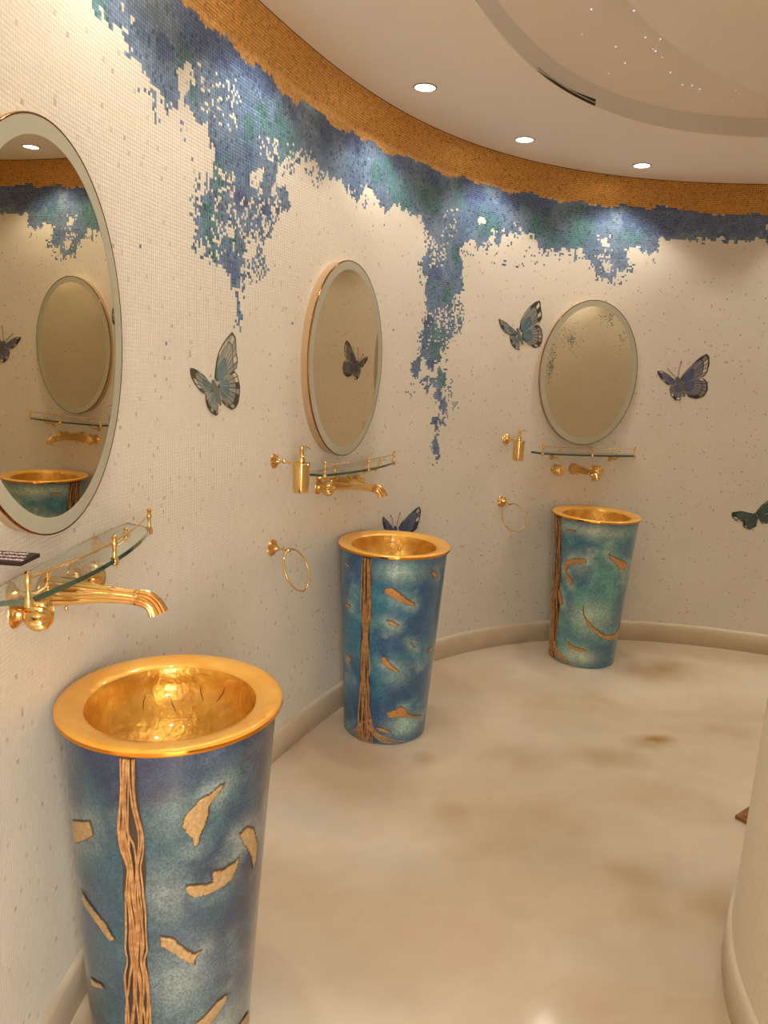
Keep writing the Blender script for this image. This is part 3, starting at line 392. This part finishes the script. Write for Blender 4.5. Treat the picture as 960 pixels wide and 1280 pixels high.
# ================================================================ BASINS
Rb,Rt,Zt=.187,.235,.85
BASE=[(-.458,1.5623),(.0536,3.173),(1.2161,4.162)]
BN=['standing washbasin nearest the camera, under the large mirror at left','middle standing washbasin, between the near and far ones','farthest standing washbasin, pale teal, under the far mirror']
PAL=[((30,50,84),(46,86,104),(60,76,114),(172,186,180)),((32,86,134),(50,124,156),(58,106,156),(190,226,212)),((52,108,140),(96,162,160),(74,118,152),(216,230,204))]
def cone(phi,z,off=0):
    r=Rb+(Rt-Rb)*np.clip(z,0,1)/Zt+off; return np.stack([r*np.cos(phi),r*np.sin(phi),z+0*phi],-1)
def basin(i):
    bx,by=BASE[i]; e=empty('pedestal_basin',(bx,by,0),BN[i],'washbasin','gold rimmed standing washbasins')
    ph=np.linspace(-PI,PI,361)[:-1]; zs=np.r_[0,.004,np.linspace(.012,.862,190)]
    Z,PH=np.meshgrid(zs,ph,indexing='ij'); off=np.where(Z<.001,-.004,0); Pb=cone(PH,Z,off)
    # painted clouds
    Q=Pb*np.array([1,1,1.0])+i*3.7; Qw=Q+.05*np.stack([fbm(Q*9),fbm(Q*9+5),fbm(Q*9+11)],-1)
    n1=fbm(Qw*5.5,5); n2=fbm(Qw*7+13,4); n3=fbm(Qw*11+29,4); gr=fbm(Q*90,2)
    navy,teal,peri,pale=[lin(c) for c in PAL[i]]
    k1=np.clip((n1-.47)*6,0,1)[...,None]; c=navy*(1-k1)+teal*k1
    k2=np.clip((n2-.52)*5,0,1)[...,None]*.6; c=c*(1-k2)+peri*k2
    halo=np.zeros(PH.shape)
    for poly in PATCH[i]:
        a=np.array(poly); r=.21
        seg=np.concatenate([a+(np.roll(a,-1,0)-a)*t for t in (0,.34,.67)])
        d=np.full(PH.shape,9.)
        for q in seg:
            dp=(PH-q[0]+PI)%(2*PI)-PI; d=np.minimum(d,(dp*r)**2+((Z-q[1])*1.0)**2)
        halo=np.maximum(halo,np.exp(-d/(.03**2)))
    hk=(halo*np.clip((n3-.35)*3.2,0,1)*.5)[...,None]
    for (pa,pz,ra,rz,am) in GLOW[i]:  # pale patches, partly reflections painted into the resin colour
        dp=((PH-pa+PI)%(2*PI)-PI)*.21; hk=np.maximum(hk,(am*np.exp(-(dp/ra)**2-((Z-pz)/rz)**2)*np.clip(.3+1.3*n3,0,1))[...,None])
    k3=np.clip((n3-.58)*5,0,1)[...,None]*(.2,.5,.6)[i]; hk=np.maximum(hk,k3*.6)
    c=c*(1-hk)+pale*hk; c=c*(.72+.56*gr[...,None])
    grid('body',Pb,MT['resin'],e,tint=c.reshape(-1,3),closed=True)
    MB().lathe([(Rb-.02,.001),(Rb-.006,.001),(Rb-.006,.003),(Rb-.02,.003)],seg=64,close=False).build('foot_ring',MT['brassdark'],e)
    # rim and bowl
    R=.2495
    MB().lathe([(Rt-.004,.8535),(R-.006,.8545),(R-.001,.857),(R,.861),(R-.001,.866)],seg=128,close=False).build('rim_band',MT['goldband'],e)
    MB().lathe([(R-.0008,.8655),(R-.004,.8695),(R-.012,.8712),(R-.03,.8692),(.207,.8655),(.192,.8615),(.188,.8575)],seg=128,close=False).build('rim',MT['goldrim'],e)
    prof=[(.1885,.858),(.186,.852),(.183,.842)]+[(.183*math.cos(t),.842-.135*math.sin(t)) for t in np.linspace(.12,PI/2-.12,14)]
    bowl=MB().lathe(prof,seg=128,close=False).build('bowl',MT['goldbowl'],e)
    MB().lathe([(.024,.7068),(.0235,.711),(.018,.7135),(.004,.714)],seg=32).build('drain',MT['brass'],bowl)
    # fine cracks in the gold leaf
    rng=np.random.default_rng(20+i)
    for k in range(4):
        a0=[2.3,1.75,1.2,1.45][k]+rng.uniform(-.15,.15); t0=[.3,.42,.16,.2][k]; pts=[]
        for q in range(6):
            t=t0+q*.055; a=a0+q*.02*(-1)**k+rng.uniform(-.012,.012); pts.append((.182*math.cos(t)*math.cos(a),.182*math.cos(t)*math.sin(a),.8435-.135*math.sin(t)))
        MB().tube(pts,[.0003,.0008,.001,.001,.0007,.0003],6).build('crack',MT['crack'],bowl)
    # braided bronze trunk running down the body
    V=VINE[i]; vz=np.array([.5*(a[1]+b[1]) for a,b in V])[::-1]; A=np.array([a[0] for a,b in V])[::-1]; Bq=np.array([b[0] for a,b in V])[::-1]
    A=np.where(A>2,A-2*PI,A); Bq=np.where(Bq>2,Bq-2*PI,Bq)
    if i==0: vz=np.r_[0,vz]; A=np.r_[A[0]-.03,A]; Bq=np.r_[Bq[0]+.03,Bq]
    zz=np.linspace(.006,.852,150); cc=np.interp(zz,vz,(A+Bq)/2); hw=np.interp(zz,vz,(Bq-A)/2)*.95
    Zs,Ks=np.meshgrid(zz,np.linspace(-1,1,9),indexing='ij'); grid('trunk_ground',cone(cc[:,None]+Ks*hw[:,None]*.93,Zs,.0012),MT['gapdark'],e)
    ns=[13,14,10][i]; knots=[.595,.36] if i==0 else ([.5,.3] if i==1 else [.4])
    for j in range(ns):
        b0=-1+2*j/(ns-1); f1,f2=rng.uniform(2.2,5.5),rng.uniform(7,12); p1,p2=rng.uniform(0,2*PI,2)
        u=b0*.82+.26*np.sin(zz*f1*2+p1)+.10*np.sin(zz*f2*3+p2)
        for kn in knots: u=u*(1-.35*np.exp(-((zz-kn)/.03)**2))
        if i==0: u=np.sign(u)*np.abs(u)**(1-.45*np.exp(-((zz-.665)/.06)**2))
        u=np.clip(u,-1,1); ro=.0022+.0018*np.sin(zz*f1*3+p2)+.001
        rad=(.0023 if i==0 else .0021)*(.75+.35*np.sin(zz*f2*2+p1)**2)*np.interp(zz,[0,.3,.85],[1.25,1.1,.85])
        pts=cone(cc+u*hw,zz,ro); MB().tube(pts[::2],rad[::2],8).build('trunk_strand',MT['strand'],e)
    for j in range(9):       # roots spreading round the foot
        sgn=1 if j%3 else -1; z0=rng.uniform(.05,.11); L=rng.uniform(.35,.95)*(1 if sgn>0 else .6); t=np.linspace(0,1,24)
        c0=np.interp(.05,vz,(A+Bq)/2); h0=np.interp(.05,vz,(Bq-A)/2)*.7
        phs=c0+sgn*(h0*rng.uniform(.2,1)+L*t**1.1); zr=.006+(z0-.004)*(1-t)**2.2+.012*rng.random()*np.sin(PI*t)+.004
        pts=cone(phs,zr,.002); MB().tube(pts,.0052*(1-.75*t),8).build('trunk_root',MT['strand'],e)
    # raised bronze islands
    for poly in PATCH[i]:
        a=np.array(poly); a=a.copy(); d=.0024
        p0,p1,z0,z1=a[:,0].min(),a[:,0].max(),max(a[:,1].min(),.01),min(a[:,1].max(),.84)
        if z1-z0<.004: continue
        pp=np.arange(p0-.02,p1+.02,d/.21); qz=np.arange(z0-.004,z1+.004,d); PPh,QZ=np.meshgrid(pp,qz,indexing='ij')
        jn=(noise(np.stack([PPh*60,QZ*260,0*QZ],-1))-.5)
        ins=inpoly(PPh+jn*.016,QZ+jn*.0035,poly)
        if ins.sum()<4: continue
        core=ins&np.roll(ins,1,0)&np.roll(ins,-1,0)&np.roll(ins,1,1)&np.roll(ins,-1,1)
        nx,nq=ins.shape; cell=ins[:-1,:-1]
        hgt=np.where(core,.0026,.0011)+.0008*noise(np.stack([PPh*90,QZ*380,0*QZ+4],-1))
        Vp=cone(PPh,QZ,hgt).reshape(-1,3); idx=np.arange(nx*nq).reshape(nx,nq)
        F=np.stack([idx[:-1,:-1],idx[1:,:-1],idx[1:,1:],idx[:-1,1:]],-1)[cell]
        base_=lin((192,162,118) if i==0 else (206,154,96)); tt=np.where(core[...,None],base_,lin((96,76,50)))*(.8+.4*noise(np.stack([PPh*50,QZ*220,0*QZ],-1)))[...,None]
        us=np.unique(F); mp=-np.ones(nx*nq,int); mp[us]=np.arange(len(us))
        fast('bronze_patch',Vp[us],mp[F],MT['patch'],e,tt.reshape(-1,3)[us],'POINT',smooth=True)
for i in range(3): basin(i)
# ================================================================ WALL FITTINGS
def mirror(s,z,w_,h,yaw,label):
    e=wall_empty('oval_mirror',s,z,label,'mirror','oval wall mirrors',yaw)
    T=np.linspace(0,2*PI,161)[:-1]
    def el(a,b,y): return np.stack([a*np.cos(T),y+0*T,b*np.sin(T)],-1)
    D=.05
    grid('housing',np.stack([el(w_-.004,h-.004,-.01),el(w_-.004,h-.004,.03),el(w_-.0005,h-.0005,.034),el(w_-.0005,h-.0005,D-.003)]),MT['housing'],e,closed=True)
    grid('edge_trim',np.stack([el(w_-.0004,h-.0004,D-.006),el(w_,h,D-.005),el(w_,h,D+.0005),el(w_-.002,h-.002,D+.0012),el(w_-.0035,h-.0035,D+.0005)]),MT['trim'],e,closed=True)
    b=.036
    grid('frosted_border',np.stack([el(w_-.0034,h-.0034,D+.0002),el(w_-b,h-b,D+.0002)]),MT['frost'],e,closed=True)
    me=bpy.data.meshes.new('mirror_glass'); q=el(w_-b,h-b,D-.0001); me.from_pydata([tuple(v) for v in q],[],[tuple(range(len(q)))]); me.update(); link('mirror_glass',me,MT['mirror'],e,0)
mirror(7.688,1.653,.31,.398,-.075,'largest oval mirror with frosted border, cut by the left edge')
mirror(9.488,1.645,.306,.404,0,'middle oval mirror above the middle washbasin')
mirror(11.377,1.65,.315,.415,0,'farthest oval mirror, between two butterflies')
ROS=[(.0275,-.006),(.0285,.002,.6),(.0255,.006,1),(.019,.010,1),(.0145,.014,.6),(.0095,.020),(.0065,.026)]
def rosette(e,x,z,k=1,name='rosette',y=0): return MB().lathe([(p[0]*k,p[1]*k+y,*p[2:]) for p in ROS],(x,0,z),'Y',36,(12,.10)).build(name,MT['brassdark'],e)
def faucet(s,z,label,dx=0):
    e=wall_empty('wall_faucet',s,z,label,'faucet','wall mounted basin taps')
    # spout
    sp=[(dx*t-.01*t,.006+.20*t,.004+.004*math.sin(PI*t)-.002*t) for t in np.linspace(0,1,14)]
    MB().lathe([(.034,-.006),(.0345,.004,.5),(.032,.009,1),(.028,.013,1),(.026,.018)],(0,0,.003),'Y',48,(24,.03)).build('spout_flange',MT['brassdark'],e)
    rd=[.0275,.0275,.027,.026,.0245,.023,.0212,.0196,.0182,.0172,.0165,.0160,.0158,.0158]
    b=MB().tube(sp,rd,60,flute=(14,.07)).build('spout_body',MT['brass'],e)
    q=sp[-1]; tip=[(q[0]-.0,q[1]+a,q[2]-d) for a,d in [(-.004,0),(.010,.001),(.022,.006),(.031,.014),(.037,.024),(.040,.032)]]
    MB().tube(tip,[.0165,.0178,.018,.0182,.019,.0205],48,flute=(14,.09)).build('spout_head',MT['brassdark'],b)
    MB().lathe([(.0148,0),(.0175,.002),(.0175,.005),(.0148,.007)],(q[0],q[1]-.012,q[2]),'Y',32,close=False).build('spout_collar',MT['brass'],b)
    MB().lathe([(.0018,0),(.0045,.004),(.004,.008),(.0012,.012)],(0,.05,-.034),'Z',12).build('spout_stud',MT['brass'],b)
    for x in (.122,-.138):
        h=MB().lathe([(.031,-.006),(.032,.003,.3),(.030,.008,.8),(.0245,.012,1),(.018,.017),(.016,.026),(.019,.030)],(x,0,0),'Y',40,(18,.04)).build('handle_flange',MT['brassdark'],e)
        kp=[(.015,.026),(.020,.030,.2),(.028,.038,.5),(.031,.048,1),(.0305,.058,1),(.026,.068,1),(.018,.075,1),(.009,.078,.5),(.004,.080)]
        MB().lathe(kp,(x,0,0),'Y',80,(16,.085)).build('fluted_knob',MT['brass'],h)
faucet(7.705,1.112,'gold wall tap with fluted knobs, nearest, under the near glass shelf')
faucet(9.485,1.112,'gold wall tap above the middle washbasin')
faucet(11.365,1.082,'gold wall tap above the farthest washbasin, spout aimed at the viewer')
def shelf(s,label):
    z=1.178; e=wall_empty('glass_shelf',s,z,label,'shelf','curved glass shelves with gold rails')
    hl=.303; xs=np.linspace(-hl,hl,41); yf=.106+.034*(1-(xs/hl)**2)
    out=[(-hl-.045,.016),(-hl-.026,.055)]+list(zip(xs,yf))+[(hl+.026,.055),(hl+.045,.016)]
    ins=[(x*.996,y-.0015 if y>.02 else y) for x,y in out]
    MB().prism(ins,0,.010).build('glass_plate',MT['glass'],e,30)
    n=len(out); mb=MB(); O=[(x,y) for x,y in out]; I=ins
    V=[(x,y,.0002) for x,y in O]+[(x,y,.0098) for x,y in O]+[(x,y,.0098) for x,y in I]+[(x,y,.0002) for x,y in I]
    F=[(a*n+k,a*n+k+1,((a+1)%4)*n+k+1,((a+1)%4)*n+k) for a in range(4) for k in range(n-1)]
    mb.add(V,F).build('glass_edge',MT['glassedge'],e,30)
    yr=lambda x:.106+.034*(1-(x/hl)**2)-.004
    MB().tube([(x,yr(x),.047) for x in np.linspace(-hl+.002,hl-.002,41)],.0024,10).build('rail',MT['brass'],e)
    for x in (-hl+.004,0,hl-.004):
        MB().lathe([(.003,-.008),(.0075,-.006),(.009,-.001),(.009,.006),(.0075,.010),(.0045,.014),(.0038,.024),(.0045,.034),(.0065,.039),(.0068,.043),(.0045,.047),(.0048,.051),(.0065,.055),(.004,.060),(.001,.0615)],(x,yr(x),0),'Z',20).build('baluster',MT['brass'],e)
    for x in (.195,-.195):
        r=rosette(e,x,-.024,1.0,'bracket_rosette')
        b=MB().tube([(x,.012,-.024),(x,.04,-.025),(x-.006,.062,-.022),(x-.012,.074,-.012),(x-.014,.078,-.001)],[.005,.0045,.005,.0045,.006],12).build('bracket_arm',MT['brass'],r)
        MB().lathe([(.007,0),(.009,.003),(.007,.008),(.003,.011),(.0055,.015),(.0055,.019),(.001,.022)],(x-.014,.078,.008),'Z',16).build('clamp_knob',MT['brass'],r)
shelf(7.76,'glass shelf with gold rail under the largest mirror, black card on it')
shelf(9.560,'glass shelf with gold rail under the middle mirror')
shelf(11.405,'glass shelf with gold rail under the farthest mirror')
def dispenser(s,label):
    e=wall_empty('soap_dispenser',s,1.258,label,'soap dispenser','gold wall soap dispensers')
    r=rosette(e,0,0,1.0); a=MB().tube([(0,.02,0),(0,.05,0),(0,.085,-.001)],[.006,.0045,.0042],12).build('arm',MT['brass'],e)
    MB().lathe([(.007,-.004),(.0085,0),(.007,.004)],(0,.045,0),'Y',16).build('arm_bead',MT['brass'],a)
    c=(0,.117,0)
    MB().lathe([(.0315,-.004),(.034,-.002),(.034,.001),(.0315,.003)],c,'Z',48,close=False).build('holder_ring',MT['brass'],e)
    k=MB().lathe([(.028,-.108),(.0295,-.106),(.0305,-.09),(.031,-.02),(.0315,-.004),(.0315,.004),(.030,.006),(.012,.008),(.001,.008)],c,'Z',48).build('cup',MT['brass'],e)
    p=MB().lathe([(.0135,.007),(.0135,.026),(.012,.028),(.0085,.029),(.0085,.052),(.0095,.054),(.0095,.064),(.008,.066)],c,'Z',32).build('pump',MT['brass'],e)
    MB().tube([(0,.117,.060),(-.012,.122,.062),(-.028,.128,.060),(-.038,.132,.054)],[.004,.0035,.003,.0026],10).build('nozzle',MT['brass'],p)
dispenser(9.005,'gold soap dispenser at left of the middle mirror')
dispenser(10.875,'gold soap dispenser at left of the farthest mirror')
def towel_ring(s,z,label):
    e=wall_empty('towel_ring',s,z,label,'towel ring','gold towel rings')
    rosette(e,0,0,1.15); MB().tube([(0,.02,0),(0,.045,0),(0,.068,0)],[.006,.0042,.0048],12).build('arm',MT['brass'],e)
    MB().lathe([(.003,-.012),(.0085,-.008),(.0095,0),(.0085,.008),(.003,.012)],(0,.072,0),'X',20).build('knuckle',MT['brass'],e)
    R=.083; ti=.42; T=np.linspace(0,2*PI,65)[:-1]; cz=-R
    pts=[(-.012+R*math.cos(t),.072+(-(cz+R*math.sin(t)))*math.sin(ti),(cz+R*math.sin(t))*math.cos(ti)) for t in T]
    MB().tube(pts,.0038,10,closed=True).build('ring',MT['brass'],e)
towel_ring(9.003,.92,'empty gold towel ring beside the middle washbasin')
towel_ring(10.882,.895,'empty gold towel ring beside the farthest washbasin')
# black card lying across the near shelf, leaning on the rail
e=wall_empty('lettered_card',7.76,1.19,'black framed card with white script lying on the near glass shelf','sign')
cb=MB(); cb.box(0,.066,-.096,0,0,.007); card=cb.build('board',MT['card'],e,0); card.location=(.252,.102,.0625)
rng=np.random.default_rng(9)
for row in range(3):
    x=.006; yy=.014+row*.019
    while x<.075:
        L=rng.uniform(.012,.024); n=int(L/.0016); t=np.linspace(0,1,n); a=rng.uniform(.003,.005)
        pts=[(yy+a*math.sin(q*L*900+row),-.092+x+L*q,.0074) for q in t]
        MB().tube(pts,.0013,5).build('script_stroke',MT['ink'],card); x+=L+.004
# brown mat corner peeping out from behind the rounded wall
e=empty('floor_mat',(1.409,2.57,0),'brown square mat whose corner shows behind the rounded wall','mat',None,math.radians(-52))
MB().box(0,.3,0,.3,.0005,.014).build('mat_pad',MT['matb'],e,0); MB().box(.02,.28,.02,.28,.014,.0165).build('mat_field',MT['matb'],e,0)
# air slot in the riser of the recess
a0,a1=math.atan2(3.422-WCY,.824-WCX),math.atan2(3.05-WCY,.477-WCX)
e=empty('air_grille',(.65,3.25,ZC+.04),'dark slotted air grille in the edge of the ceiling recess','vent')
aa=np.linspace(a0+.02,a1-.01,40); loA=lipoff(aa)
def arc(off,z): 
    p=wallpt(aa,loA+off); return np.concatenate([p,(np.zeros((len(aa),1))+np.reshape(z,(-1,1)))],1)-np.array([.65,3.25,ZC+.04])
grid('slot_back',np.stack([arc(.002,ZC+.003),arc(.002,np.linspace(ZC+.03,ZC+.005,40))]),MT['dark'],e)
for k,(z0,z1) in enumerate([(.013,.016)]):
    grid('slat',np.stack([arc(.002,ZC+z0),arc(.007,ZC+z0),arc(.007,ZC+z1),arc(.002,ZC+z1)]),MT['frost'],e)
# ================================================================ BUTTERFLY INLAYS
BT={'A':('grey butterfly inlay on the wall right of the largest mirror',(112,140,142),(176,168,152),(78,72,62)),
 'B':('blue butterfly inlay rising behind the middle basin rim',(88,98,140),(124,132,152),(58,58,78)),
 'C':('grey blue butterfly inlay touching the farthest mirror at left',(98,128,140),(170,158,146),(70,64,58)),
 'D':('indigo butterfly inlay with antennae right of the farthest mirror',(92,98,138),(150,146,142),(62,58,70)),
 'E':('dark teal butterfly inlay cut by the right edge, low on the wall',(74,98,98),(100,116,108),(54,60,56))}
def butterfly(k):
    lb,near,far,edge=BT[k]; d=BFLY[k]; near,far,edge=lin(near),lin(far),lin(edge)
    body=np.array(d['body']); c=body.mean(0); rng=np.random.default_rng(ord(k))
    pos=wall3(c[0],c[1],0.); e=empty('butterfly_inlay',pos,lb,'butterfly','mosaic butterflies on the wall')
    W3=lambda a,off:wall3(np.array(a)[:,0],np.array(a)[:,1],off)-pos
    def flat(name,polys,par):
        V=[];F=[];C=[];n=0
        for a,off,col in polys:
            a=np.array(a); m=len(a); V.append(W3(a,off)); V.append(W3(a,off-.0018)); F.append(tuple(range(n,n+m))); C.append(col)
            for q in range(m): F.append((n+q,n+(q+1)%m,n+m+(q+1)%m,n+m+q)); C.append(col)
            n+=2*m
        me=bpy.data.meshes.new(name); me.from_pydata([tuple(v) for v in np.concatenate(V)],[],F); me.update()
        at=me.attributes.new('tint','FLOAT_COLOR','FACE'); at.data.foreach_set('color',np.c_[np.array(C),np.ones(len(C))].astype(np.float32).ravel())
        return link(name,me,MT['inlay'],par,0)
    for wi,w_ in enumerate(['FR','HR','FL','HL']):
        a=np.array(d[w_]); root=np.array(d['roots'][wi]); polys=[]
        # dense resample of the outline
        seg=np.roll(a,-1,0)-a; L=np.hypot(*seg.T); cum=np.r_[0,np.cumsum(L)]; per=cum[-1]
        big=wi<2; N=72 if big else 48; tt=np.arange(N)/N*per; ax=np.r_[a[:,0],a[0,0]]; az=np.r_[a[:,1],a[0,1]]
        rim=np.stack([np.interp(tt,cum,ax),np.interp(tt,cum,az)],-1)
        rad=np.hypot(*(rim-root).T); rmax=rad.max()
        # wing ground as a fan of quads from root, in dark edge colour
        mid=a.mean(0)
        Vg=[(rim[q],rim[(q+1)%N],root*.5+mid*.5) for q in range(N)]
        for tri in Vg: polys.append((tri,.0036,edge*(.85+.3*rng.random())))
        step=4 if big else 4
        for q in range(0,N,step):
            r0,r1=rim[q],rim[(q+step)%N]; m_=(rim[(q+step//2)%N])
            if max(rad[q],rad[(q+step)%N])<.42*rmax: continue
            def P_(p,f,sh=0): 
                o=root+(p-root)*f; return o
            w1=.10
            A1=r0+(m_-r0)*w1*2; B1=r1+(m_-r1)*w1*2
            for f0,f1,kind in [(.10,.48,0),(.50,.79,1),(.82,.95,2)]:
                quad=[P_(A1,f0),P_(A1,f1),P_(B1,f1),P_(B1,f0)]
                if kind==0: col=near*(.8+.5*rng.random())
                elif kind==1: col=far*(.75+.4*rng.random())*(.6)+near*.4
                else:
                    if rng.random()<.35: continue
                    col=lin((222,212,190))*(.55+.5*rng.random()) if rng.random()<.6 else far*.8
                polys.append((quad,.0046,col))
        flat('wing',polys,e)
    flat('insect_body',[(body,.0056,edge*.55+far*.35)],e)
    for an in d['ant']:
        a=np.array(an); t=np.linspace(0,1,9); cum=np.r_[0,np.cumsum(np.hypot(*np.diff(a,axis=0).T))]; q=np.stack([np.interp(t*cum[-1],cum,a[:,0]),np.interp(t*cum[-1],cum,a[:,1])],-1)
        MB().tube(W3(q,.004),[.0012]*7+[.0018,.0022],6).build('antenna',MT['trim'],e)
for k in BFLY: butterfly(k)
